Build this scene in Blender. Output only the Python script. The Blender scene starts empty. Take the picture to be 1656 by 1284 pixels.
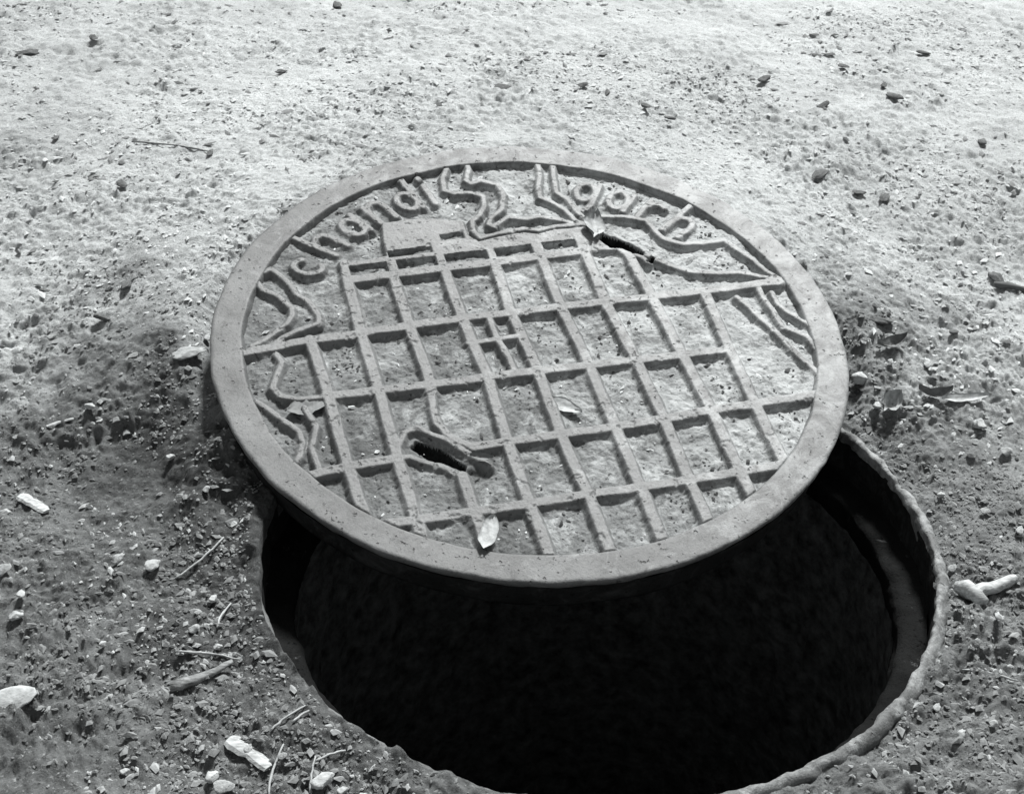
import bpy, math
import numpy as np
from mathutils import Matrix, Vector

# ------------------------------------------------------------------ camera, sky, sun, exposure
SC = bpy.context.scene
COL = SC.collection
cam_d = bpy.data.cameras.new('camera')
cam_d.sensor_width = 36.0
cam_d.lens = 36.0 * 2600 / 1656
cam_d.clip_start = 0.02
cam_d.clip_end = 500
cam = bpy.data.objects.new('camera', cam_d)
COL.objects.link(cam)
PIT, ROLL = 0.61367, 0.01515
fw = Vector((0, math.cos(PIT), -math.sin(PIT)))
r0 = Vector((1, 0, 0)); u0 = r0.cross(fw)
rr = math.cos(ROLL) * r0 + math.sin(ROLL) * u0
uu = -math.sin(ROLL) * r0 + math.cos(ROLL) * u0
cam.matrix_world = Matrix(((rr.x, uu.x, -fw.x, 0), (rr.y, uu.y, -fw.y, 0), (rr.z, uu.z, -fw.z, 0.96505), (0, 0, 0, 1)))
SC.camera = cam

SUN_EL, SUN_AZ = math.radians(51), math.radians(15)       # azimuth measured from +Y (away from camera) towards +X
wd = bpy.data.worlds.new('World'); SC.world = wd; wd.use_nodes = True
nt = wd.node_tree; nt.nodes.clear()
sky = nt.nodes.new('ShaderNodeTexSky'); sky.sky_type = 'NISHITA'; sky.sun_disc = False
sky.sun_elevation = SUN_EL; sky.sun_rotation = SUN_AZ
bw = nt.nodes.new('ShaderNodeRGBToBW')                    # a black-and-white photograph: grey daylight
bg = nt.nodes.new('ShaderNodeBackground'); bg.inputs['Strength'].default_value = 0.085
wo = nt.nodes.new('ShaderNodeOutputWorld')
nt.links.new(sky.outputs['Color'], bw.inputs['Color']); nt.links.new(bw.outputs['Val'], bg.inputs['Color'])
nt.links.new(bg.outputs['Background'], wo.inputs['Surface'])
sd = bpy.data.lights.new('sun', 'SUN'); sd.energy = 4.1; sd.angle = math.radians(9); sd.color = (1, 0.995, 0.985)
sun = bpy.data.objects.new('sun', sd); COL.objects.link(sun)
S_dir = Vector((math.sin(SUN_AZ) * math.cos(SUN_EL), math.cos(SUN_AZ) * math.cos(SUN_EL), math.sin(SUN_EL)))
sun.rotation_euler = S_dir.to_track_quat('Z', 'Y').to_euler(); sun.location = S_dir * 20
SC.view_settings.view_transform = 'Standard'; SC.view_settings.look = 'None'
SC.view_settings.gamma = 1.0; SC.view_settings.exposure = 1.0; SC.view_settings.use_curve_mapping = False

# ------------------------------------------------------------------ numpy helpers
rng = np.random.default_rng(11)

def hash2(ix, iy, seed):
    h = (ix.astype(np.int64) * 374761393 + iy.astype(np.int64) * 668265263 + seed * 974711) & 0xffffffff
    h = ((h ^ (h >> 13)) * 1274126177) & 0xffffffff
    h = ((h ^ (h >> 16)) * 2246822519) & 0xffffffff
    return ((h ^ (h >> 15)) & 0xffffff) / float(0xffffff)

def vnoise(x, y, seed=0):
    ix = np.floor(x); iy = np.floor(y); fx = x - ix; fy = y - iy
    fx = fx * fx * fx * (fx * (fx * 6 - 15) + 10); fy = fy * fy * fy * (fy * (fy * 6 - 15) + 10)
    a = hash2(ix, iy, seed); b = hash2(ix + 1, iy, seed); c = hash2(ix, iy + 1, seed); d = hash2(ix + 1, iy + 1, seed)
    return (a + (b - a) * fx) * (1 - fy) + (c + (d - c) * fx) * fy - 0.5

def fbm(x, y, scale, octs=3, seed=0, gain=0.5):
    s = 0; amp = 1.0; c, n = 0.8, 0.6
    x = x / scale; y = y / scale
    for k in range(octs):
        s = s + amp * vnoise(x + 17.3 * k, y - 9.1 * k, seed + k)
        x, y = (c * x - n * y) * 2.03, (n * x + c * y) * 2.03
        amp *= gain
    return s

def sstep(a, b, x):
    t = np.clip((x - a) / (b - a), 0, 1); return t * t * (3 - 2 * t)

def mesh_from(name, V, Fq, mat, parent=None, smooth=True, tri=False):
    me = bpy.data.meshes.new(name)
    k = 3 if tri else 4
    V = np.asarray(V, np.float32); Fq = np.asarray(Fq, np.int32)
    me.vertices.add(len(V)); me.vertices.foreach_set('co', V.ravel())
    me.loops.add(len(Fq) * k); me.loops.foreach_set('vertex_index', Fq.ravel())
    me.polygons.add(len(Fq)); me.polygons.foreach_set('loop_start', np.arange(0, len(Fq) * k, k, dtype=np.int32))
    me.polygons.foreach_set('use_smooth', np.full(len(Fq), smooth))
    me.update(calc_edges=True)
    if mat: me.materials.append(mat)
    o = bpy.data.objects.new(name, me); COL.objects.link(o)
    if parent: o.parent = parent
    return o

def tag(o, label=None, cat=None, group=None, kind=None):
    if label: o['label'] = label
    if cat: o['category'] = cat
    if group: o['group'] = group
    if kind: o['kind'] = kind
    return o

# ------------------------------------------------------------------ materials
TINT = (0.955, 1.0, 1.005)
def g(v): return (v * TINT[0], v * TINT[1], v * TINT[2], 1)

class NB:
    def __init__(s, name):
        s.m = bpy.data.materials.new(name); s.m.use_nodes = True
        s.t = s.m.node_tree; s.b = s.t.nodes['Principled BSDF']
        s.co = s.t.nodes.new('ShaderNodeTexCoord')
    def noise(s, scale, detail=6, rough=0.6, vec=None, dist=0.0):
        n = s.t.nodes.new('ShaderNodeTexNoise'); n.inputs['Scale'].default_value = scale
        n.inputs['Detail'].default_value = detail; n.inputs['Roughness'].default_value = rough; n.inputs['Distortion'].default_value = dist
        s.t.links.new(vec or s.co.outputs['Object'], n.inputs['Vector']); return n.outputs['Fac']
    def ramp(s, fac, stops):
        r = s.t.nodes.new('ShaderNodeValToRGB'); e = r.color_ramp.elements
        while len(e) < len(stops): e.new(0.5)
        for k, (p, v) in enumerate(stops):
            e[k].position = p; e[k].color = g(v) if not isinstance(v, tuple) else v
        s.t.links.new(fac, r.inputs['Fac']); return r.outputs['Color']
    def mix(s, fac, a, b, mode='MIX'):
        m = s.t.nodes.new('ShaderNodeMix'); m.data_type = 'RGBA'; m.blend_type = mode
        for key, val in ((0, fac), (6, a), (7, b)):
            if isinstance(val, (int, float)): m.inputs[key].default_value = val if key == 0 else g(val)
            elif isinstance(val, tuple): m.inputs[key].default_value = val
            else: s.t.links.new(val, m.inputs[key])
        return m.outputs[2]
    def bump(s, h, dist, strength=1.0, normal=None):
        b = s.t.nodes.new('ShaderNodeBump'); b.inputs['Distance'].default_value = dist; b.inputs['Strength'].default_value = strength
        s.t.links.new(h, b.inputs['Height'])
        if normal: s.t.links.new(normal, b.inputs['Normal'])
        return b.outputs['Normal']
    def set(s, color=None, rough=None, normal=None, metal=0.0, spec=0.5):
        for key, v in (('Base Color', color), ('Roughness', rough), ('Normal', normal)):
            if v is None: continue
            if isinstance(v, (int, float)):
                s.b.inputs[key].default_value = g(v) if key == 'Base Color' else v
            else: s.t.links.new(v, s.b.inputs[key])
        s.b.inputs['Metallic'].default_value = metal; s.b.inputs['Specular IOR Level'].default_value = spec
        return s.m
    def attr(s, name):
        a = s.t.nodes.new('ShaderNodeAttribute'); a.attribute_name = name; return a.outputs['Fac']

def mat_ground():
    n = NB('soil')
    damp = n.attr('damp')
    sand = n.mix(n.ramp(n.noise(5, 9, 0.75), [(0.30, 0.0), (0.68, 1.0)]), 0.40, 0.56)
    sand = n.mix(n.ramp(n.noise(120, 6, 0.85), [(0.32, 0.8), (0.44, 0.0)]), sand, 0.18)
    sand = n.mix(n.ramp(n.noise(420, 4, 0.8), [(0.36, 0.75), (0.48, 0.0)]), sand, 0.15)
    soil = n.mix(n.ramp(n.noise(12, 9, 0.78), [(0.34, 0.0), (0.66, 1.0)]), 0.075, 0.20)
    soil = n.mix(n.ramp(n.noise(220, 5, 0.85), [(0.54, 0.0), (0.68, 0.9)]), soil, 0.30)
    soil = n.mix(n.ramp(n.noise(130, 6, 0.85), [(0.36, 1.0), (0.47, 0.0)]), soil, 0.025)
    col = n.mix(damp, sand, soil)
    col = n.mix(n.attr('painted_shade'), col, n.mix(1.0, col, (0.40, 0.40, 0.40, 1), 'MULTIPLY'))
    nb = n.bump(n.noise(360, 6, 0.85), 0.0024, 0.8)
    nb = n.bump(n.noise(170, 6, 0.85), 0.0036, 0.7, nb)
    nb = n.bump(n.noise(60, 6, 0.75), 0.0035, 0.6, nb)
    return n.set(col, 0.95, nb, spec=0.15)

def mat_iron(name, lo, hi, dust, grain=1.0, rough=0.62, dcut=(0.50, 0.66), side_bias=0.0, spec=0.5):
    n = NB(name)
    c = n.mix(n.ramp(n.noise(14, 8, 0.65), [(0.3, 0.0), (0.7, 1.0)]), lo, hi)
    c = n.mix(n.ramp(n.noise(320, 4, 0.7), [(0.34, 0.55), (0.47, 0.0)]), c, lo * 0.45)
    sx = n.t.nodes.new('ShaderNodeVectorMath'); sx.operation = 'DOT_PRODUCT'; sx.inputs[1].default_value = (0.52 * side_bias, 0.20 * side_bias, 0)  # shifts the pale coat towards the right and back
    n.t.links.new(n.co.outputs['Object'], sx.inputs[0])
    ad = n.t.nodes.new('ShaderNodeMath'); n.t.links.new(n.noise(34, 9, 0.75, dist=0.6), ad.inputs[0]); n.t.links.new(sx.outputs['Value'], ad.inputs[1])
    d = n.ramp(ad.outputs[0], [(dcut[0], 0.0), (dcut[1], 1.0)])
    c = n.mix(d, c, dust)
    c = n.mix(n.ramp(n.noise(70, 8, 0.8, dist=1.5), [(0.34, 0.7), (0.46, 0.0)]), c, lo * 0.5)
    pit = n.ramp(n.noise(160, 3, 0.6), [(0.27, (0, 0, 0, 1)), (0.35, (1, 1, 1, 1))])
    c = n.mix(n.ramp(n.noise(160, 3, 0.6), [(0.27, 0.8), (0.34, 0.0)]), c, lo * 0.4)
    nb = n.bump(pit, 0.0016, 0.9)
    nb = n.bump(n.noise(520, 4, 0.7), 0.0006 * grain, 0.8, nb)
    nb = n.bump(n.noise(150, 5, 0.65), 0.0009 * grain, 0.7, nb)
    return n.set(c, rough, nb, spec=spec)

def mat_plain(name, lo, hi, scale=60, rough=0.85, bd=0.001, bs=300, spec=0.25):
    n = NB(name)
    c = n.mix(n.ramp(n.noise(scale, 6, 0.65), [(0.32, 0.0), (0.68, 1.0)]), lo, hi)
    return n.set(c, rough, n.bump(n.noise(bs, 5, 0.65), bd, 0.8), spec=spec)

def mat_wood(name, lo, hi):
    n = NB(name)
    mp = n.t.nodes.new('ShaderNodeMapping'); mp.inputs['Scale'].default_value = (0.25, 1, 1)
    n.t.links.new(n.co.outputs['Object'], mp.inputs['Vector'])
    f = n.noise(420, 5, 0.6, mp.outputs['Vector'])
    return n.set(n.mix(n.ramp(f, [(0.35, 0.0), (0.65, 1.0)]), lo, hi), 0.8, n.bump(f, 0.0006, 0.8), spec=0.25)

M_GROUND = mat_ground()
M_RIM = mat_iron('worn_iron', 0.055, 0.13, 0.30, 0.8, 0.65, (0.48, 0.78), 0.8)
M_RIB = mat_iron('worn_iron_rib', 0.09, 0.145, 0.30, 1.1, 0.6, (0.50, 0.72), 1.0)
M_FLOOR = mat_iron('dusty_iron', 0.08, 0.19, 0.37, 1.9, 0.9, (0.42, 0.64), 1.0, 0.25)
M_FRAME = mat_iron('frame_iron', 0.08, 0.15, 0.28, 1.8, 0.75, (0.52, 0.66), 0.5, 0.3)
M_UNDER = mat_iron('shade_black_iron', 0.010, 0.022, 0.04, 1.5, 0.95, spec=0.05)  # iron coloured near black: shade of cover side, inner wall and slots painted in
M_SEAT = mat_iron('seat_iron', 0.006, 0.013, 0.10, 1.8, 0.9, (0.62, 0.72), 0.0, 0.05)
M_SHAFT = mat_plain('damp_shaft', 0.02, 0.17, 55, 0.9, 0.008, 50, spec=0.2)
M_PALE = mat_plain('pale_stone', 0.26, 0.46, 2.2, 0.9, 0.0012, 4)
M_MID = mat_plain('grey_stone', 0.20, 0.38, 2.5, 0.9, 0.0012, 4)
M_DARK = mat_plain('dark_clod', 0.05, 0.14, 2.5, 0.95, 0.0015, 4)
M_DGRIT = mat_plain('dark_grit', 0.03, 0.09, 40)
M_PGRIT = mat_plain('pale_grain', 0.35, 0.58, 40)
M_CRUMB = mat_plain('soil_crumb', 0.08, 0.24, 30)
M_PCRUMB = mat_plain('pale_crumb', 0.28, 0.50, 30)
M_GRIT = mat_plain('soil_grit', 0.16, 0.40, 30)
M_WOOD = mat_wood('bleached_wood', 0.22, 0.50)
M_TWIG = mat_wood('grey_wood', 0.09, 0.26)
M_LEAF = mat_plain('dry_leaf', 0.20, 0.42, 160, 0.7, 0.0006, 200)
M_LEAFG = mat_plain('grey_leaf', 0.10, 0.18, 160, 0.7, 0.0006, 200)
M_STRAW = mat_plain('straw', 0.22, 0.42, 60, 0.7)

# ------------------------------------------------------------------ shared layout
HX, HY, RH = 0.07998, 1.14178, 0.310                       # opening in the ground
CC = np.array([0.01884, 1.37992, 0.0722])                  # centre of the cover's top face
CN = np.array([0.04826, -0.16475, 1.0]); CN /= np.linalg.norm(CN)
CA = np.cross([0, 1, 0], CN); CA /= np.linalg.norm(CA); CB = np.cross(CN, CA)
RC, TH = 0.324, 0.046
TH0 = math.radians(15.6)
MU = CA * math.cos(TH0) + CB * math.sin(TH0); MV = -CA * math.sin(TH0) + CB * math.cos(TH0)

def ground_smooth(x, y):
    dx, dy = x - CC[0], y - CC[1]
    r = np.hypot(dx, dy) + 1e-9
    k = np.minimum(1, (RC - 0.004) / r)
    bx, by = dx * k, dy * k                                # nearest point under the cover
    zb = CC[2] - (CN[0] * bx + CN[1] * by) / CN[2] - TH / CN[2] + 0.001
    out = np.maximum(0, r - RC)
    back = sstep(-0.22, -0.05, dy)
    fall = np.exp(-(out / np.where(dy > 0, 0.24 + 0.5 * np.clip(dy, 0, 1), 0.24)) ** 2)
    m = np.maximum(zb, 0) * back * fall
    lip = sstep(0.0, 0.035, out) * 0.022 * sstep(-0.15, -0.01, dy + 0.1 * dx) * np.exp(-(out / 0.15) ** 2)  # soil banked against the edge
    rh = np.hypot(x - HX, y - HY)
    return (m + lip) * sstep(RH, RH + 0.10, rh)

def damp_mask(x, y):
    w = fbm(x, y, 0.22, 4, 31) * 0.30 + fbm(x, y, 0.03, 3, 77) * 0.10
    edge = 1.40 + 0.03 * np.sin(x * 4.0) - 0.02 * np.clip(x, -1, 1)
    m = sstep(0.14, -0.14, y - edge + w)
    m = m * (1 - 0.12 * sstep(0.25, 0.55, x))
    far = 0.24 * sstep(-0.35, -0.75, x + 0.25 * fbm(x, y, 0.3, 3, 15)) + 0.22 * sstep(0.02, 0.35, fbm(x, y, 0.30, 3, 5)) * sstep(2.4, 1.5, y)
    return np.clip(np.maximum(m, far), 0, 1)

def heap(ct, st):
    a = np.arctan2(st, ct); a = np.where(a < 0, a + 2 * math.pi, a)
    return np.exp(-((np.degrees(a) - 162) / 20.0) ** 2)

def ground_z(x, y):
    d = damp_mask(x, y)
    z = ground_smooth(x, y)
    z = z + fbm(x, y, 0.35, 2, 3) * 0.012 * sstep(RH, RH + 0.2, np.hypot(x - HX, y - HY))
    patch = 0.45 + 1.1 * np.clip(fbm(x, y, 0.13, 3, 9) + 0.30, 0, 1)            # trodden smooth here, crumbly there
    z = z + fbm(x, y, 0.060, 3, 7) * (0.005 + 0.008 * d)
    z = z + (0.35 - np.abs(fbm(x, y, 0.026, 3, 13))) * (0.0060 + 0.0040 * d) * patch
    z = z + fbm(x, y, 0.012, 3, 19, 0.62) * (0.0058 + 0.0010 * d) * patch
    z = z + fbm(x, y, 0.0050, 2, 23) * 0.0026 * patch
    z = z - 0.004
    rr_, ct, st = np.hypot(x - HX, y - HY), x - HX, y - HY
    rr_ = np.maximum(rr_, 1e-6); ct, st = ct / rr_, st / rr_
    bank = np.clip(-(ct * 0.969 + st * 0.247), 0, 1) ** 1.5                     # soil has slumped over the ring on one side
    near = np.exp(-(np.maximum(rr_ - RH, 0) / 0.022) ** 2)
    ring_n = fbm(ct * 0.31, st * 0.31, 0.10, 4, 43, 0.6) + 0.5 * fbm(x, y, 0.02, 3, 47)
    z = z * (1 - 0.45 * near) + near * (-0.0040 + 0.0115 * bank + (0.011 + 0.006 * bank) * ring_n)
    # loose earth heaped between the ring and the raised edge of the lid
    z = z + 0.034 * heap(ct, st) * np.exp(-((rr_ - 0.355) / 0.060) ** 2) * (1 + 0.8 * fbm(x, y, 0.03, 3, 53))
    dx, dy = x - CC[0], y - CC[1]
    zb = CC[2] - (CN[0] * dx + CN[1] * dy) / CN[2] - TH / CN[2] + 0.004
    under = np.hypot(dx, dy) < RC - 0.010
    return np.where(under, np.minimum(z, zb), z)

# ------------------------------------------------------------------ ground: one sheet, dense round the opening, out to the horizon
tt = np.concatenate([np.radians(np.linspace(-12, 192, 1150, endpoint=False)), np.radians(np.linspace(192, 348, 400, endpoint=False))])
NT = len(tt); q = 0.0033
rs = [RH + 0.0015]
while rs[-1] < 2.1: rs.append(rs[-1] * (1 + q))
while rs[-1] < 200: rs.append(rs[-1] * 1.12)
rs = np.array(rs)
Rg, Tg = np.meshgrid(rs, tt, indexing='ij')
edge_w = np.exp(-(Rg - rs[0]) / 0.02)
wob = 0.006 * (fbm(np.cos(Tg) * 0.31, np.sin(Tg) * 0.31, 0.06, 3, 41)) * edge_w
wob = wob - 0.018 * heap(np.cos(Tg), np.sin(Tg)) * edge_w
Xg = HX + (Rg + wob) * np.cos(Tg); Yg = HY + (Rg + wob) * np.sin(Tg)
Zg = ground_z(Xg, Yg)
Zg *= np.where(Rg > 6, 0.3, 1)
Zg[0] -= 0.012; 
nr = len(rs)
idx = np.arange(nr * NT).reshape(nr, NT); nx = np.roll(idx, -1, 1)
Fg = np.stack([idx[:-1], idx[1:], nx[1:], nx[:-1]], -1).reshape(-1, 4)
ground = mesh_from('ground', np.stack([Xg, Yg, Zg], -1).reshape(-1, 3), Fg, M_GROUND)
at = ground.data.attributes.new('damp', 'FLOAT', 'POINT')
at.data.foreach_set('value', damp_mask(Xg, Yg).ravel().astype(np.float32))
at = ground.data.attributes.new('painted_shade', 'FLOAT', 'POINT')   # the lid's cast shade painted into the damp earth beside ring and lid
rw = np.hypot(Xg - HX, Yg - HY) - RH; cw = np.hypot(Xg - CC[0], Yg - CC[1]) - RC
shade_m = sstep(0.23, 0.02, np.minimum(rw * 1.3, cw + 0.04) + 0.12 * fbm(Xg, Yg, 0.09, 4, 61)) * sstep(0.05, -0.35, Xg - 0.06 * (Yg - 1.1)) * sstep(1.44, 1.30, Yg)
at.data.foreach_set('value', shade_m.ravel().astype(np.float32))
tag(ground, kind='structure')

# ------------------------------------------------------------------ lathes
def lathe(name, prof, n, mat, parent=None, cx=0, cy=0, noise=0.0, seed=0, nscale=0.03):
    prof = np.array(prof, float); k = len(prof)
    t = np.arange(n) * 2 * math.pi / n
    R, T = np.meshgrid(prof[:, 0], t, indexing='ij'); Zp = np.repeat(prof[:, 1][:, None], n, 1)
    if noise:
        nz = fbm(np.cos(T) * R + Zp * 1.7, np.sin(T) * R, nscale, 4, seed) * noise
        R = R + nz * (R > 0.001); Zp = Zp + fbm(np.cos(T) * R, np.sin(T) * R + Zp, nscale * 1.6, 4, seed + 9) * noise
    V = np.stack([cx + R * np.cos(T), cy + R * np.sin(T), Zp], -1).reshape(-1, 3)
    i = np.arange(k * n).reshape(k, n); j = np.roll(i, -1, 1)
    F = np.stack([i[:-1], j[:-1], j[1:], i[1:]], -1).reshape(-1, 4)
    return mesh_from(name, V, F, mat, parent)

def dense(prof, step):
    out = []
    for a, b in zip(prof[:-1], prof[1:]):
        k = max(1, int(math.hypot(b[0] - a[0], b[1] - a[1]) / step))
        out += [(a[0] + (b[0] - a[0]) * i / k, a[1] + (b[1] - a[1]) * i / k) for i in range(k)]
    return out + [prof[-1]]

frame = bpy.data.objects.new('manhole_ring', None); COL.objects.link(frame); frame.location = (HX, HY, -0.11)
tag(frame, 'round iron manhole ring set in the soil around the black opening', 'manhole ring')
Z0 = 0.11
lathe('lip', dense([(0.322, Z0 - 0.03), (0.321, Z0 - 0.006), (0.3180, Z0 - 0.0025), (0.3150, Z0 - 0.0004), (0.3120, Z0), (0.3100, Z0 - 0.002), (0.3092, Z0 - 0.010)], 0.003), 900, M_FRAME, frame, noise=0.0034, seed=51, nscale=0.014)
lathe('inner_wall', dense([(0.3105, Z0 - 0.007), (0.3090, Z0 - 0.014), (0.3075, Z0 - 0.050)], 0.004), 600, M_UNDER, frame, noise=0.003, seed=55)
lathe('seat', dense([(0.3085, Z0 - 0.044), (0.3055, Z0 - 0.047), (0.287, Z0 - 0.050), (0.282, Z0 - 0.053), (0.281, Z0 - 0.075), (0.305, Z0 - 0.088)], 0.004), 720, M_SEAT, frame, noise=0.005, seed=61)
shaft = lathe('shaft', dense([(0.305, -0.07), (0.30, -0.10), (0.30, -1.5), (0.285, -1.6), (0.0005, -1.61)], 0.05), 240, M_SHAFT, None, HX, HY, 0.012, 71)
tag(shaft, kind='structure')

# ------------------------------------------------------------------ the cover
cover = bpy.data.objects.new('manhole_cover', None); COL.objects.link(cover)
tag(cover, 'round cast iron manhole cover embossed with a city map, tilted over the opening', 'manhole cover')
Mc = Matrix(((MU[0], MV[0], CN[0], CC[0]), (MU[1], MV[1], CN[1], CC[1]), (MU[2], MV[2], CN[2], CC[2]), (0, 0, 0, 1)))
base = Vector(CC - CN * TH)
Mb = Mc.copy(); Mb.translation = base
cover.matrix_world = Mb                                   # origin at the base, top face at z = TH
RI = 0.2926
lathe('rim', [(r, z + TH) for r, z in dense([(RI - 0.0035, -0.009), (RI - 0.0008, -0.0020), (RI, -0.0006), (RI + 0.0010, 0.0), (RC - 0.0030, -0.0001), (RC - 0.0012, -0.0006), (RC, -0.0020), (RC - 0.0004, -0.006), (RC - 0.0025, -0.0095)], 0.0016)], 1100, M_RIM, cover, noise=0.0017, seed=81)
lathe('underside', [(r, z + TH) for r, z in dense([(RC - 0.0015, -0.0085), (RC - 0.004, -0.012), (RC - 0.008, -0.040), (RC - 0.011, -TH), (0.285, -TH), (0.280, -0.034), (0.0005, -0.034)], 0.004)], 600, M_UNDER, cover, noise=0.0016, seed=85)

mm = 0.001
VX = [-216.5, -168.5, -117, -62.5, -8, 44.3, 94, 143.5, 195]
HYS = [118.5, 35, -53.5, -142, -222.5]
FEAT = []                                                  # (name, kind, geometry, half width, draft, height)
def ln(*p): return np.array(p, float)
def rib(p, w=5.7): FEAT.append(('rib', 'line', np.array(p, float), w, 4.6, 0.0))
# roads running across and along the map
rib([(-292, 29), (-222, 34), (-60, 37.5), (60, 35), (200, 32), (285, 31)])
rib([(-219, -48), (-117, -51), (-8, -53), (94, -56.5), (195, -59)])
rib([(-262, -149), (-216, -144), (-168, -142)]); rib([(-95, -142), (-8, -143), (94, -142), (195, -139.5), (262, -139)])
rib([(-215, -219), (-168, -221), (-60, -222), (44, -223.5), (192, -223)])
rib([(-166, 118), (-117, 118.5), (0, 118), (94, 119)])
rib([(-222, 36), (-217, -48), (-216, -144), (-211, -214)])
rib([(-166, 146), (-168, 118), (-170, 37), (-168, -48), (-168.5, -142), (-167, -240)])
rib([(-120, 120), (-119.5, 39), (-116, -51), (-118, -61)]); rib([(-114, -176), (-113, -222), (-112, -268)])
rib([(-64, 120), (-64, 40), (-59, -51), (-62, -141), (-61, -222), (-60, -286)])
rib([(-9, 120), (-12, 37), (-7, -52.5), (-9, -144), (-5, -224), (-5, -292)])
rib([(42, 120), (42, 37), (46, -53), (46, -142.5), (46, -223), (46, -289)])
rib([(92, 120), (90, 33), (95, -57), (96, -142), (94, -222), (94, -277)])
rib([(128, 124), (138, 106), (141, 32), (144, -61), (146, -141), (145, -224), (146, -254)])
rib([(199, 32), (194.5, -59), (192.5, -139.5), (191, -216), (193, -221)])
rib([(-66, 0), (-13, 0)], 3.6); rib([(-37, 38), (-36, 2), (-32, -23), (-30, -50)], 3.6)
RIV = [
 [(-23, 290), (-31, 275), (-34, 251), (-25, 244), (-3, 241), (6, 233), (3, 215), (-6, 200), (-16, 192), (-19, 175), (-14, 162), (7, 166), (37, 168), (52, 162), (72, 166), (104, 164)],
 [(2, 291), (1, 283), (-6, 265), (-2, 258), (10, 262), (27, 250), (29, 229), (20, 206), (6, 194), (1, 183), (6, 178), (16, 186), (24, 191), (41, 184), (58, 185), (85, 174), (95, 164)],
 [(83, 281), (79, 260), (72, 240), (69, 220), (78, 212), (91, 191), (97, 172), (106, 162)],
 [(100, 276), (95, 257), (90, 226), (99, 212), (104, 186), (110, 171)],
 [(118, 176), (157, 167), (175, 158), (180, 137), (185, 124), (202, 111), (221, 109), (250, 109), (258, 92), (267, 76), (277, 50), (287, 36)],
 [(155, 104), (164, 93), (178, 79), (193, 66), (221, 58), (246, 54), (266, 43), (284, 36)],
 [(230, 16), (238, -2), (241, -15), (249, -36), (257, -61), (264, -87), (272, -109)],
 [(258, 28), (258, 8), (261, -12), (261, -38), (272, -47), (282, -57), (285, -77)],
 [(270, 16), (270, -3), (277, -18), (284, -30), (290, -38)],
 [(-261, 134), (-257, 120), (-244, 108), (-232, 86), (-234, 74), (-241, 63), (-255, 52), (-268, 43), (-280, 38)],
 [(-252, 148), (-244, 152), (-236, 139), (-228, 121), (-224, 106), (-214, 95), (-210, 82), (-207, 69), (-209, 58), (-220, 55), (-235, 49), (-248, 44), (-261, 34)],
 [(-258, 21), (-254, 8), (-263, -11), (-269, -26), (-263, -39), (-248, -47), (-222, -49)],
 [(-288, -41), (-282, -49), (-272, -63), (-261, -78), (-253, -90), (-252, -106), (-258, -122), (-263, -128)],
 [(-243, -60), (-235, -86), (-240, -100), (-245, -113), (-243, -136), (-243, -146)],
]
for p in RIV: FEAT.append(('river_line', 'line', np.array(p, float), 3.2, 4.4, -0.4))
# the park bend and the raised borders of the lifting slot
FEAT.append(('park_line', 'line', ln((-118, -61), (-122, -83), (-122, -105), (-116, -121), (-106, -134), (-95, -142)), 4.2, 4.4, -0.2))
FEAT.append(('slot_border', 'line', ln((-166, -130), (-156, -110), (-143, -106), (-131, -118), (-118, -128), (-108, -141), (-99, -153), (-86, -169)), 3.2, 4.2, -0.6))
FEAT.append(('slot_border', 'line', ln((-166, -142), (-157, -142), (-145, -152), (-127, -163), (-117, -176)), 3.2, 4.2, -0.6))
FEAT.append(('slot_border', 'line', ln((118, 150), (112, 138), (124, 122), (140, 108), (151, 98), (156, 88)), 3.0, 4.2, -0.4))
# raised open field between the river and the first road
FEAT.append(('raised_field', 'poly', ln((-166, 119), (-166, 146), (-140, 148), (-120, 150), (-119, 176), (-115, 206), (-88, 207), (-58, 204), (-26, 193), (-26, 169), (-17, 156), (5, 160), (35, 162), (50, 156), (70, 161), (102, 159), (112, 148), (118, 136), (130, 119), (126, 114), (94, 119)), 0, 4.4, -0.25))
# lettering round the edge
def ell(rx, ry, cx, cy, a0=0, a1=360, n=15):
    return [(cx + rx * math.cos(math.radians(a0 + (a1 - a0) * i / n)), cy + ry * math.sin(math.radians(a0 + (a1 - a0) * i / n))) for i in range(n + 1)]
ARCH = [(-11, 20), (-8, 30), (0, 35), (8, 32), (11, 23), (11, 0)]
GLY = {'c': [ell(12, 16, 0, 17, 45, 315)], 'h': [[(-11, 0), (-11, 55)], ARCH], 'a': [ell(11, 15, -1, 16), [(11, 0), (11, 34)]],
       'n': [[(-11, 0), (-11, 36)], ARCH], 'd': [ell(11, 15, -1, 16), [(11, 0), (11, 53)]], 'i': [[(0, 0), (0, 35)], [(0, 47), (0, 49)]],
       'g': [ell(11, 15, -1, 17), [(11, 34), (11, -4), (7, -13), (0, -17), (-9, -15)]], 'r': [[(-7, 0), (-7, 36)], [(-7, 20), (-3, 30), (4, 35), (11, 32)]]}
for ch, ang in (('c', -54.2), ('h', -44.4), ('a', -35.4), ('n', -26.6), ('d', -18.0), ('i', -11.8), ('g', 29.5), ('a', 38.3), ('r', 46.6), ('h', 55.6)):
    strokes = []
    for st in GLY[ch]:
        P = []
        for x, y in st:
            ph = math.radians(ang) + x / 255.0; rad = 236 + y
            P.append((rad * math.sin(ph), rad * math.cos(ph)))
        strokes.append(np.array(P))
    FEAT.append(('letter', 'multi', strokes, 3.6, 4.2, -0.7))

GS = 0.92                                                  # grid step in mm
ax = np.arange(-291.5 - GS * 4, 291.6 + GS * 4, GS); AX0 = ax[0]; NA = len(ax)
U, Vv = np.meshgrid(ax, ax, indexing='ij')
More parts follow.
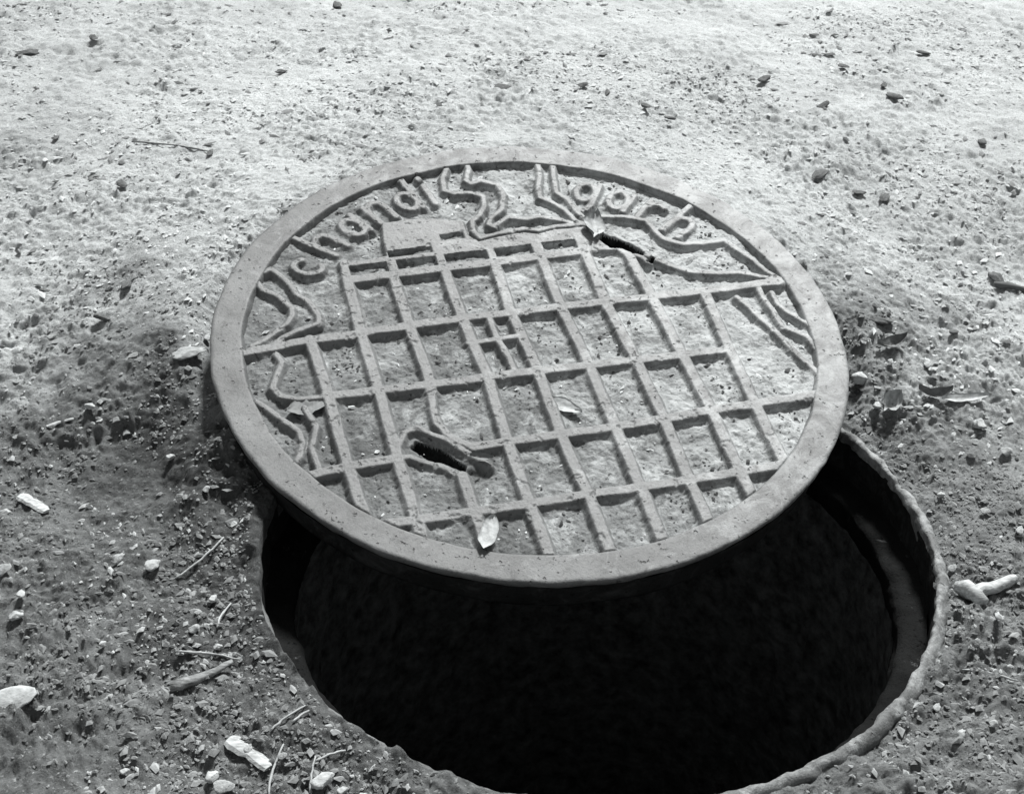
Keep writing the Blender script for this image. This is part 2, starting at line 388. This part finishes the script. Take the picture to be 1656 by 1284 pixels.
# casting and wear: edges wander a little
Uw = U + fbm(U, Vv, 26, 3, 101) * 1.2 + fbm(U, Vv, 6, 2, 105) * 0.45; Vw = Vv + fbm(U, Vv, 26, 3, 102) * 1.2 + fbm(U, Vv, 6, 2, 106) * 0.45
FLOOR = -7.8
best = np.full(U.shape, -1.0); hgt = np.zeros(U.shape); lab = np.full(U.shape, -1, int)
wearn = fbm(U, Vv, 45, 4, 111) * 1.7 - 0.2
def line_d(P, sl):
    d = np.full(Uw[sl].shape, 1e9)
    for a, b in zip(P[:-1], P[1:]):
        ab = b - a; L2 = (ab ** 2).sum() + 1e-9
        t = np.clip(((Uw[sl] - a[0]) * ab[0] + (Vw[sl] - a[1]) * ab[1]) / L2, 0, 1)
        d = np.minimum(d, np.hypot(Uw[sl] - a[0] - t * ab[0], Vw[sl] - a[1] - t * ab[1]))
    return d
def poly_d(P, sl):
    x, y = Uw[sl], Vw[sl]; ins = np.zeros(x.shape, bool)
    d = line_d(np.vstack([P, P[:1]]), sl)
    for a, b in zip(P, np.roll(P, -1, 0)):
        cnd = (a[1] > y) != (b[1] > y)
        ins ^= cnd & (x < (b[0] - a[0]) * (y - a[1]) / (b[1] - a[1] + 1e-12) + a[0])
    return np.where(ins, -d, d)
def window(pts, m=12):
    lo = pts.min(0) - m; hi = pts.max(0) + m
    i0, j0 = np.clip(((lo - AX0) / GS).astype(int), 0, NA - 1); i1, j1 = np.clip(((hi - AX0) / GS).astype(int) + 1, 1, NA)
    return (slice(i0, i1), slice(j0, j1))
for k, (nm, kd, geo, hw, dr, top) in enumerate(FEAT):
    pts = np.vstack(geo) if kd == 'multi' else geo
    sl = window(pts)
    if kd == 'multi':
        d = np.minimum.reduce([line_d(p, sl) for p in geo]) - hw
    elif kd == 'line': d = line_d(geo, sl) - hw
    else: d = poly_d(geo, sl)
    b = 1 - sstep(-1.4, dr, d)
    h = (top - FLOOR + wearn[sl] * (0.6 if nm != 'letter' else 1.2)) * b
    up = h > hgt[sl] + 1e-6
    hgt[sl] = np.maximum(hgt[sl], h)
    lab[sl] = np.where(up & (b > 0.25), k, lab[sl])
    best[sl] = np.maximum(best[sl], b)
# slots sunk into the raised field, and the two lifting slots
def sink(poly, depth, nm, dr=2.2):
    sl = window(poly); d = poly_d(poly, sl); b = 1 - sstep(-dr, 0.4, d)
    hgt[sl] = hgt[sl] * (1 - b) + depth * b
    FEAT.append((nm, 'sink')); lab[sl] = np.where(b > 0.35, len(FEAT) - 1, lab[sl])
for a, b_ in ((-163, -122), (-112, -69), (-59.5, -13), (-4, 37), (48.5, 87)):
    sink(ln((a, 125), (b_, 125), (b_, 140.5), (a, 140.5)), 0.4, 'recessed_panel')
sink(ln((-119, 146.5), (-70, 146.5), (-70, 157), (-119, 157.5)), 0.6, 'recessed_panel')
sink(ln((-57.5, 164), (-31, 164), (-31, 175), (-57.5, 175)), 0.6, 'recessed_panel')
def grow(p, k): return p.mean(0) + (p - p.mean(0)) * k
sink(grow(ln((-154, -127), (-147, -117), (-139, -123), (-128, -131), (-121, -137), (-115, -148), (-106, -161), (-109, -168), (-118, -161), (-129, -153), (-140, -146), (-146, -137)), 1.0), -12, 'lifting_slot', 3.4)
sink(grow(ln((113, 137), (122, 149), (131, 144), (142, 136), (151, 125), (158, 112), (154, 102), (143, 107), (134, 115), (122, 119)), 1.05), -12, 'lifting_slot', 3.4)
sink(ln((153, 90), (158, 86), (166, 95), (162, 99)), -9, 'lifting_slot', 2.0)
# recessed floor: packed dirt and rough casting
fl = 1 - np.clip(hgt / 6, 0, 1)
cast = fbm(U, Vv, 16, 3, 121) * 1.1 + fbm(U, Vv, 5, 3, 125) * 1.5
dirt = np.maximum(0, fbm(U, Vv, 38, 4, 131) + 0.05) * 5.0
Hh = FLOOR + hgt + (cast + dirt) * fl * (hgt > -2) + fbm(U, Vv, 3.2, 2, 141) * 0.32
# wear: corners of the high metal rounded, small chips
chip = sstep(0.33, 0.5, fbm(U, Vv, 8, 3, 151)) * 1.1
Hh -= chip * (1 - fl)
# recessed cells between the roads are told apart by row and column
cell = np.searchsorted(np.array([-300] + VX), U) * 10 + np.searchsorted(-np.array([400.] + HYS), -Vv)
Rr = np.hypot(U, Vv)
Hh = np.where(Rr > 291.5, np.minimum(Hh, -1.3 - (Rr - 291.5) * 0.5), Hh)
fi, fj = np.meshgrid(np.arange(NA - 1), np.arange(NA - 1), indexing='ij')
keep = (Rr[:-1, :-1] < 294.3) & (Rr[1:, 1:] < 294.3) & (Rr[1:, :-1] < 294.3) & (Rr[:-1, 1:] < 294.3)
flab = lab[:-1, :-1]
ingrid = (U > -217) & (U < 195) & (Vv < 118) & (Vv > -290)
fcell = np.where(ingrid, cell, 9999)[:-1, :-1]
vid = np.arange(NA * NA).reshape(NA, NA)
quads = np.stack([vid[:-1, :-1], vid[1:, :-1], vid[1:, 1:], vid[:-1, 1:]], -1)
allV = np.stack([U * mm, Vv * mm, Hh * mm + TH], -1).reshape(-1, 3)
def pieces(F):
    l = np.arange(F.max() + 1); e = np.vstack([F[:, [0, 1]], F[:, [1, 2]], F[:, [2, 3]], F[:, [3, 0]]])
    while True:
        m = np.minimum(l[e[:, 0]], l[e[:, 1]]); n_ = l.copy()
        np.minimum.at(n_, e[:, 0], m); np.minimum.at(n_, e[:, 1], m); n_ = n_[n_[n_]]
        if (n_ == l).all(): return l[F[:, 0]]
        l = n_
drop = []
def inv_dropped(F, comp, small): return F[np.isin(comp, small)]
def emit(name, sel, mat, split=False):
    F = quads[sel]
    if len(F) < 25: return None
    u, inv = np.unique(F, return_inverse=True); inv = inv.reshape(-1, 4)
    o = None
    comp = pieces(inv) if split else np.zeros(len(inv), int)
    ids, cnt = np.unique(comp, return_counts=True)
    big = ids[cnt.argmax()]
    if (cnt >= 25).any(): drop.append(inv_dropped(F, comp, ids[cnt < 25])); ok_ = ~np.isin(comp, ids[cnt < 25]); comp, inv = comp[ok_], inv[ok_]
    for c_ in np.unique(comp):
        f_ = inv[comp == c_]; w, iv = np.unique(f_, return_inverse=True)
        o = mesh_from(name, allV[u][w], iv.reshape(-1, 4), mat, cover)
    return o
leftover = np.zeros(keep.shape, bool)
for k in range(len(FEAT)):
    sel = keep & (flab == k)
    nm = FEAT[k][0]
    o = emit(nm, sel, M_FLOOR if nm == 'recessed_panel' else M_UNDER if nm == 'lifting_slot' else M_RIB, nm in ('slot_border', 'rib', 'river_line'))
    if o is None: leftover |= sel
for c in np.unique(fcell[keep]):
    sel = keep & (flab == -1) & (fcell == c)
    if c == 9999: sel |= leftover
    o = emit('map_field' if c == 9999 else 'recessed_panel', sel, M_FLOOR, True)
    if o is None and sel.any(): leftover |= sel; emit('recessed_panel', sel, M_FLOOR)

# crumbs of floor too small to be a panel of their own
rest = np.vstack(drop)
if len(rest):
    u_, iv_ = np.unique(rest, return_inverse=True)
    tag(mesh_from('packed_dirt', allV[u_], iv_.reshape(-1, 4), M_FLOOR, cover), kind='stuff')

def cover_point(u, v, lift=0.0):
    i = min(max(int((u - AX0) / GS), 0), NA - 1); j = min(max(int((v - AX0) / GS), 0), NA - 1)
    return Mb @ Vector((u * mm, v * mm, Hh[i, j] * mm + TH + lift))

# ------------------------------------------------------------------ loose things
def ico(sub):
    import bmesh
    bm = bmesh.new(); bmesh.ops.create_icosphere(bm, subdivisions=sub, radius=1.0)
    V = np.array([v.co[:] for v in bm.verts]); F = np.array([[v.index for v in f.verts] for f in bm.faces]); bm.free()
    return V, F
ICO3 = ico(3)
OCT = (np.array([(1, 0, 0), (-1, 0, 0), (0, 1, 0), (0, -1, 0), (0, 0, 1), (0, 0, -1), (0.6, 0.6, 0.5), (-0.6, -0.5, 0.6)], float),
       np.array([(0, 2, 6), (2, 4, 6), (4, 0, 6), (2, 1, 4), (1, 3, 7), (3, 4, 7), (4, 1, 7), (3, 0, 4), (2, 0, 5), (1, 2, 5), (3, 1, 5), (0, 3, 5)]))

def stone_mesh(seed, rough=0.35):
    V, F = ICO3; V = V.copy(); r = np.random.default_rng(seed)
    for k in range(14):                                   # chop flat faces so it reads as a broken stone
        n = r.normal(size=3); n /= np.linalg.norm(n); c = r.uniform(0.45, 0.85)
        ex = np.maximum(0, V @ n - c); V -= ex[:, None] * n * 0.92
    w = fbm(V[:, 0] * 1.1 + V[:, 2] * 0.7, V[:, 1] * 1.1 - V[:, 2] * 0.8, 0.8, 3, seed) * rough + fbm(V[:, 0] + V[:, 2] * 1.3, V[:, 1] - V[:, 2], 0.16, 2, seed + 5) * 0.16
    V *= (1 + w)[:, None]
    return V, F
STONES = [stone_mesh(200 + k) for k in range(6)]
STONE_ME = {}
def stone(name, x, y, size, mat, rz=0, flat=0.65, long=1.25, var=0, sink_=0.25, label=None, cat='stone', group=None):
    key = (var, mat.name)
    z = float(ground_z(np.array([x]), np.array([y]))[0])
    if key not in STONE_ME:
        V, F = STONES[var]; o = mesh_from(name, V, F, mat, tri=True); STONE_ME[key] = o.data
    else:
        o = bpy.data.objects.new(name, STONE_ME[key]); COL.objects.link(o)
    s = size / 2
    o.scale = (s * long, s, s * flat); o.rotation_euler = (0.15 * math.sin(rz * 3), 0.12 * math.cos(rz * 5), rz)
    o.location = (x, y, z + s * flat * (1 - 2 * sink_) * 0.8 + 0.0035)
    return tag(o, label, cat, group)

def tube(name, pts, rad, mat, n=7, seed=0, flat=1.0, parent=None, jitter=0.16):
    P = np.array(pts, float); k = len(P); r = np.random.default_rng(seed)
    T = np.gradient(P, axis=0); T /= np.linalg.norm(T, axis=1)[:, None]
    up = np.array([0, 0, 1.0]); A = np.cross(T, up); A /= np.linalg.norm(A, axis=1)[:, None] + 1e-9; B = np.cross(A, T)
    rad = np.broadcast_to(np.array(rad, float), (k,))
    a = np.arange(n) * 2 * math.pi / n
    V = [P[i] + (A[i] * math.cos(t) + B[i] * math.sin(t) * flat) * rad[i] * (1 + r.normal() * jitter) for i in range(k) for t in a]
    F = [[i * n + j, i * n + (j + 1) % n, (i + 1) * n + (j + 1) % n, (i + 1) * n + j] for i in range(k - 1) for j in range(n)]
    V += [P[0], P[-1]]; c0, c1 = len(V) - 2, len(V) - 1
    F += [[c0, (j + 1) % n, j, j] for j in range(n)]; F += [[c1, (k - 1) * n + j, (k - 1) * n + (j + 1) % n, (k - 1) * n + (j + 1) % n] for j in range(n)]
    me = bpy.data.meshes.new(name); me.from_pydata([tuple(v) for v in V], [], [list(dict.fromkeys(f)) for f in F]); me.update()
    me.polygons.foreach_set('use_smooth', [flat > 0.6] * len(me.polygons)); me.materials.append(mat)
    o = bpy.data.objects.new(name, me); COL.objects.link(o)
    if parent: o.parent = parent
    return o

def stick(name, a, b, rad, mat, label, cat, group=None, seed=0, flat=1.0, lift=0.3, bow=0.04, k=9, taper=0.75):
    a, b = np.array(a, float), np.array(b, float); t = np.linspace(0, 1, k)
    r = np.random.default_rng(seed); d = b - a; L = np.hypot(*d); nrm = np.array([-d[1], d[0]]) / L
    xy = a + t[:, None] * d + nrm * (np.sin(t * math.pi) * bow * L + r.normal(size=k) * L * 0.008)[:, None]
    z = ground_z(xy[:, 0], xy[:, 1]); zz = np.polyval(np.polyfit(t, z, 1), t) + rad * flat * lift + 0.0012
    o = tube(name, np.column_stack([xy, zz]) , rad * np.linspace(1, taper, k) * np.where((t == 0) | (t == 1), 0.75, 1), mat, seed=seed, flat=flat, jitter=0.06 if flat < 0.6 else 0.16)
    return tag(o, label, cat, group)

def leaf_mesh(name, L, W, curl, fold, mat, seed=0):
    r = np.random.default_rng(seed); nu, nv = 17, 9
    V = []
    for i in range(nu):
        s = i / (nu - 1); w = W / 2 * (math.sin(math.pi * min(1, s * 0.97 + 0.03)) ** 0.75) + W * 0.02
        for j in range(nv):
            q_ = j / (nv - 1) * 2 - 1
            V.append((L * (s - 0.5), w * q_ * (1 + 0.16 * math.sin(s * 9 + seed) * (1 if q_ > 0 else 0.6) + 0.02 * r.normal()), curl * L * (2 * s - 1) ** 2 + fold * W * abs(q_) ** 1.3 + 0.02 * W * r.normal()))
    V = np.array(V); n0 = len(V); th = 0.0004
    V = np.vstack([V, V - np.array([0, 0, th])])
    F = []
    for i in range(nu - 1):
        for j in range(nv - 1):
            a = i * nv + j; F.append((a, a + nv, a + nv + 1, a + 1)); F.append((a + n0, a + 1 + n0, a + nv + 1 + n0, a + nv + n0))
    rim = [(i * nv) for i in range(nu)] + [(nu - 1) * nv + j for j in range(1, nv)] + [i * nv + nv - 1 for i in range(nu - 2, -1, -1)] + list(range(nv - 2, 0, -1))
    for a, b in zip(rim, rim[1:] + rim[:1]): F.append((a, b, b + n0, a + n0))
    V[:, 2] -= V[:, 2].min()
    return mesh_from(name, V, F, mat)

def place(o, loc, rx, ry, rz): o.location = loc; o.rotation_euler = (rx, ry, rz); return o
def gxy(x, y): return Vector((x, y, float(ground_z(np.array([x]), np.array([y]))[0])))
# single stones, chips and twigs on the dark soil
stone('pale_stone', -0.398, 0.927, 0.029, M_PALE, 0.4, 0.6, 1.35, 0, label='largest pale lumpy stone on the dark soil near the opening')
stone('white_pebble', -0.321, 1.091, 0.016, M_PALE, 0.1, 0.75, 1.25, 1, label='smooth white pebble on dark soil beside a smaller grey pebble')
stone('grey_pebble', -0.352, 1.094, 0.011, M_MID, 0.8, 0.7, 1.4, 2, label='small grey pebble on dark soil beside the smooth white pebble')
stone('white_pebble', 0.475, 1.321, 0.015, M_PALE, 1.4, 0.9, 1.25, 3, label='upright white pebble on dark soil beyond the long pale leaf')
stone('white_pebble', -0.144, 0.849, 0.017, M_PALE, 0.5, 0.7, 1.5, 4, label='oblong white pebble on dark soil close to the frame lip')
stone('white_pebble', 0.362, 1.386, 0.020, M_PALE, 0.3, 0.8, 1.2, 5, label='white pebble wedged against the dusty edge of the cover')
stone('pale_pebble', -0.317, 1.396, 0.010, M_PALE, 0.9, 0.8, 1.2, 1, label='tiny pale pebble touching the cover edge above the flat slab')
stone('stone_slab', -0.330, 1.362, 0.022, M_MID, 0.28, 0.35, 1.7, 2, label='flat grey stone slab under the edge of the cover')
for x, y, s, rz, v in ((-0.451, 1.082, 0.016, 0.5, 0), (-0.428, 1.049, 0.012, 1.2, 1), (-0.425, 1.022, 0.013, 0.2, 2), (-0.269, 1.010, 0.011, 0.4, 3), (-0.260, 1.049, 0.011, 0.9, 4),
                       (-0.231, 0.855, 0.016, 1.3, 5), (-0.217, 0.844, 0.017, 0.1, 0), (-0.205, 0.880, 0.010, 0.6, 1), (0.424, 1.033, 0.011, 1.5, 2), (0.492, 1.278, 0.015, 0.1, 3),
                       (-0.128, 0.846, 0.011, 0.3, 4), (-0.112, 0.838, 0.010, 1.0, 5), (-0.176, 0.872, 0.008, 0.5, 0), (0.353, 0.937, 0.010, 0.5, 1), (0.365, 0.905, 0.010, 0.8, 2),
                       (0.395, 0.918, 0.009, 0.2, 3), (0.374, 1.345, 0.014, 0.9, 4), (0.413, 1.212, 0.009, 0.4, 5), (0.452, 1.190, 0.010, 0.1, 0), (0.478, 1.165, 0.012, 0.6, 1),
                       (-0.246, 0.990, 0.008, 0.2, 2), (-0.285, 1.180, 0.009, 0.8, 3), (-0.330, 1.235, 0.010, 0.3, 4), (-0.420, 1.300, 0.011, 0.2, 5), (0.405, 1.115, 0.010, 0.7, 0),
                       (0.436, 1.405, 0.012, 0.3, 1), (0.395, 1.400, 0.010, 1.2, 2), (-0.300, 0.860, 0.009, 0.3, 4), (-0.344, 0.990, 0.008, 1.1, 5), (0.462, 0.985, 0.010, 0.4, 3)):
    stone('pale_pebble', x, y, s * 0.85, M_PALE if v % 3 else M_MID, rz, 0.7, 1.3, v, label='small pale pebble half sunk in the dark soil around the opening', group='small pale pebbles in the dark soil')
stick('wood_chip', (-0.469, 1.198), (-0.436, 1.170), 0.0065, M_WOOD, 'pale flat wood chip on dark soil far from the twigs', 'wood chip', seed=1, flat=0.4, bow=0.02, taper=0.8)
stick('wood_chip', (-0.222, 0.890), (-0.187, 0.864), 0.0078, M_WOOD, 'pale pointed wood chip lying among thin straws by the opening', 'wood chip', seed=2, flat=0.4, bow=0.03, taper=0.7)
stick('twig', (-0.278, 0.946), (-0.231, 0.973), 0.0065, M_TWIG, 'stubby grey twig casting a dark shadow on the soil', 'twig', seed=3, flat=0.7, lift=0.9, bow=-0.06, taper=0.35)
stick('bark_strip', (-0.462, 1.286), (-0.436, 1.292), 0.0024, M_WOOD, 'narrow pale bark strip at the edge of the dark soil', 'bark', seed=9, flat=0.5, bow=0.03)
fk = stick('forked_stick', (0.409, 1.076), (0.457, 1.098), 0.0062, M_WOOD, 'pale knobbly forked stick on dark soil beside the opening', 'stick', seed=4, bow=-0.02, taper=0.9, lift=0.7)
zk = float(ground_z(np.array([0.415]), np.array([1.076]))[0])
tube('knob', [(0.400, 1.085, zk + 0.006), (0.409, 1.080, zk + 0.008), (0.416, 1.073, zk + 0.007), (0.421, 1.064, zk + 0.005)], [0.005, 0.0075, 0.008, 0.0055], M_WOOD, seed=5, parent=fk)
STL = 'thin dry straw lying on the dark soil close to the opening'
for k, (a, b) in enumerate((((-0.183, 0.836), (-0.178, 0.886)), ((-0.188, 0.894), (-0.164, 0.922)), ((-0.150, 0.868), (-0.128, 0.882)), ((-0.152, 0.842), (-0.150, 0.870)),
                            ((-0.280, 0.982), (-0.226, 0.978)), ((-0.172, 0.902), (-0.160, 0.916)), ((-0.250, 1.010), (-0.243, 1.045)), ((-0.262, 1.126), (-0.300, 1.080)), ((0.385, 0.985), (0.425, 0.962)))):
    stick('straw', a, b, 0.0011, M_STRAW, STL, 'straw', 'thin straws by the opening', seed=20 + k, bow=0.05, lift=1.5)
# leaves and litter on the right
def gleaf(name, x, y, L, W, rz, curl, fold, mat, label, seed, tilt=0.1):
    o = leaf_mesh(name, L, W, curl, fold, mat, seed); place(o, gxy(x, y) + Vector((0, 0, 0.002)), tilt, -tilt * 0.6, rz); return tag(o, label, 'leaf')
gleaf('dry_leaf', 0.468, 1.357, 0.050, 0.011, -0.05, 0.06, 0.2, M_LEAF, 'long pale dry leaf on the soil beside the white pebble', 31, 0.25)
gleaf('dry_leaf', 0.386, 1.345, 0.030, 0.020, 0.9, 0.25, 0.4, M_LEAF, 'short curled pale leaf on the soil beside the cover edge', 32, 0.35)
gleaf('dry_leaf', 0.436, 1.358, 0.034, 0.012, -0.2, 0.3, 0.5, M_LEAFG, 'narrow grey curled leaf lying next to the long pale leaf', 33, 0.2)
gleaf('dry_leaf', 0.400, 1.425, 0.034, 0.014, 0.3, 0.25, 0.4, M_LEAFG, 'grey folded leaf on the soil behind the wedged pebble', 34, 0.2)
# leaves lying on the cover
def cleaf(u, v, L, W, ang, curl, fold, mat, label, seed, lift=2.0, tilt=0.15):
    o = leaf_mesh('dry_leaf', L, W, curl, fold, mat, seed)
    R = Mb.to_3x3().to_4x4() @ Matrix.Rotation(math.radians(ang), 4, 'Z') @ Matrix.Rotation(tilt, 4, 'X')
    o.matrix_world = Matrix.Translation(cover_point(u, v, lift * mm)) @ R
    return tag(o, label, 'leaf')
cleaf(112, 157, 0.044, 0.024, 72, 0.10, 0.25, M_LEAF, 'pale leaf on the cover at the end of the upper dark slot', 41, 3.0, 0.35)
cleaf(7, -103, 0.038, 0.014, -44, 0.06, 0.12, M_LEAF, 'bright pale leaf lying in a recessed square of the cover', 42, 1.5, 0.15)
cleaf(-238, -56, 0.044, 0.021, 10, 0.03, 0.06, M_LEAFG, 'broad grey leaf on the map river lines of the cover', 43, 1.2, 0.05)
cleaf(-108, -252, 0.040, 0.017, 62, 0.05, 0.12, M_LEAF, 'pale leaf on the cover lying against the inner edge of the rim', 44, 2.0, 0.12)
cleaf(-92, -160, 0.022, 0.008, -20, 0.1, 0.3, M_LEAFG, 'small grey leaf scrap beside the lower dark slot of the cover', 45, 2.0, 0.2)
# dark lumps on the pale sand
dl = 'dark clod of earth lying on the pale sandy ground'
for k, (x, y, s) in enumerate(((-0.013, 2.001, 0.026), (-0.276, 2.349, 0.024), (-0.710, 2.186, 0.030), (-0.475, 1.731, 0.018), (0.346, 2.103, 0.024), (0.524, 2.073, 0.028), (0.378, 1.800, 0.026),
                               (0.425, 1.775, 0.020), (0.455, 1.766, 0.022), (0.397, 1.466, 0.024), (-0.422, 1.499, 0.022), (-0.436, 1.442, 0.018), (-0.379, 1.800, 0.014), (0.478, 1.470, 0.014),
                               (0.555, 1.590, 0.024), (0.09, 2.02, 0.016), (0.17, 1.95, 0.018), (0.42, 2.03, 0.020), (0.47, 2.16, 0.018), (0.52, 2.12, 0.016), (-0.52, 1.52, 0.012), (-0.60, 1.90, 0.014),
                               (0.20, 1.93, 0.016), (0.62, 1.95, 0.022), (0.60, 2.25, 0.020), (-0.10, 1.93, 0.014), (-0.33, 2.10, 0.016), (-0.62, 2.22, 0.018))):
    stone('dark_clod', x, y, s * 0.72, M_DARK, k * 1.7, 0.45, 1.7, k % 6, 0.42, dl, 'clod', 'dark clods on the pale sand')
stick('dark_twig', (0.548, 1.578), (0.60, 1.556), 0.004, M_DARK, 'dark bent twig lying on the pale sandy ground', 'twig', seed=51, bow=0.1, lift=0.8)
stick('dark_straw', (-0.49, 1.862), (-0.38, 1.805), 0.0012, M_TWIG, 'long thin dark straw lying on the pale sand', 'straw', seed=52, bow=0.03, lift=1.0)

# uncountable crumbs: one joined mesh per kind
def crumbs(name, x, y, size, mat, label, cat, flat=0.6, zfun=None, seed=0, long=1.35):
    r = np.random.default_rng(seed); n = len(x); V0, F0 = OCT
    nv = len(V0)
    S = np.column_stack([size * long * r.uniform(0.8, 1.5, n), size, size * flat * r.uniform(0.7, 1.2, n)]) / 2
    V = V0[None] * (1 + 0.28 * r.normal(size=(n, nv, 1)).clip(-1.5, 1.5)) * S[:, None, :]
    a = r.uniform(0, 2 * math.pi, n); c, s = np.cos(a)[:, None], np.sin(a)[:, None]
    X = V[..., 0] * c - V[..., 1] * s; Y = V[..., 0] * s + V[..., 1] * c
    z = (zfun or ground_z)(x, y)
    P = np.stack([X + x[:, None], Y + y[:, None], V[..., 2] + (z + S[:, 2] * 0.45)[:, None]], -1).reshape(-1, 3)
    F = (F0[None] + (np.arange(n) * nv)[:, None, None]).reshape(-1, 3)
    o = mesh_from(name, P, F, mat, smooth=False, tri=True)
    return tag(o, label, cat, kind='stuff')
def cand(n, seed, x0=-0.95, x1=0.95, y0=0.75, y1=2.6):
    r = np.random.default_rng(seed); x = r.uniform(x0, x1, n); y = r.uniform(y0, y1, n)
    ok = (np.hypot(x - HX, y - HY) > RH + 0.008) & (np.hypot(x - CC[0], y - CC[1]) > RC - 0.03)
    return x[ok], y[ok], r
x, y, r = cand(95000, 1, -0.62, 0.62, 0.75, 1.62)
k = r.uniform(size=len(x)) < damp_mask(x, y) * np.clip(0.38 + fbm(x, y, 0.12, 3, 301) * 1.4, 0.05, 1)
x, y = x[k], y[k]
crumbs('soil_crumbs', x, y, 0.0021 * np.exp(r.normal(size=len(x)) * 0.50).clip(0.5, 3.6), M_CRUMB, 'fine dark soil crumbs strewn around the opening', 'soil', seed=2)
x, y, r = cand(20000, 3, -0.62, 0.62, 0.75, 1.62)
k = r.uniform(size=len(x)) < damp_mask(x, y) * np.clip(0.22 + fbm(x, y, 0.10, 3, 307) * 1.5, 0.02, 1)
x, y = x[k], y[k]
crumbs('pale_grit', x, y, 0.0019 * np.exp(r.normal(size=len(x)) * 0.60).clip(0.5, 4.0), M_GRIT, 'pale grit mixed into the dark soil', 'grit', seed=4)
x, y, r = cand(34000, 5, -0.95, 0.95, 1.15, 2.6)
k = r.uniform(size=len(x)) < (1 - damp_mask(x, y)) * np.clip(0.06 + fbm(x, y, 0.16, 3, 311) * 1.1, 0.012, 1)
x, y = x[k], y[k]
crumbs('dark_specks', x, y, 0.0023 * np.exp(r.normal(size=len(x)) * 0.60).clip(0.45, 4.0), M_CRUMB, 'dark earth specks scattered over the pale sand', 'soil', 0.45, seed=6, long=1.7)
x, y, r = cand(95000, 7, -0.95, 0.95, 1.15, 2.6)
k = r.uniform(size=len(x)) < (1 - damp_mask(x, y)) * np.clip(0.3 + fbm(x, y, 0.14, 3, 317) * 1.2, 0.03, 1)
x, y = x[k], y[k]
crumbs('sand_lumps', x, y, 0.0021 * np.exp(r.normal(size=len(x)) * 0.50).clip(0.45, 3.2), M_PCRUMB, 'pale sand lumps scattered over the sandy ground', 'sand', 0.42, seed=8, long=1.6)
# grit caught in the recessed squares of the cover
def cover_grit(name, n, size, mat, label, seed):
    r = np.random.default_rng(seed); u = r.uniform(-288, 288, n); v = r.uniform(-288, 288, n)
    i = ((u + 291.5) / GS).astype(int).clip(0, NA - 1); j = ((v + 291.5) / GS).astype(int).clip(0, NA - 1)
    ok = (np.hypot(u, v) < 287) & (hgt[i, j] < 1.0) & (hgt[i, j] > -3) & (r.uniform(size=n) < np.clip(0.35 + fbm(u, v, 45, 3, 401 + seed) * 1.7, 0.03, 1))
    u, v, i, j = u[ok], v[ok], i[ok], j[ok]
    o = crumbs(name, u * mm, v * mm, size * np.exp(r.normal(size=len(u)) * 0.5).clip(0.5, 3), mat, label, 'grit', 0.6, lambda a, b: Hh[i, j] * mm + TH, seed)
    o.matrix_world = Mb
cover_grit('dark_grit', 6500, 0.0017, M_DGRIT, 'dark grit caught in the recessed squares of the cover', 9)
cover_grit('pale_grit_on_cover', 3000, 0.0017, M_PGRIT, 'pale sand grains caught in the recessed squares of the cover', 10)
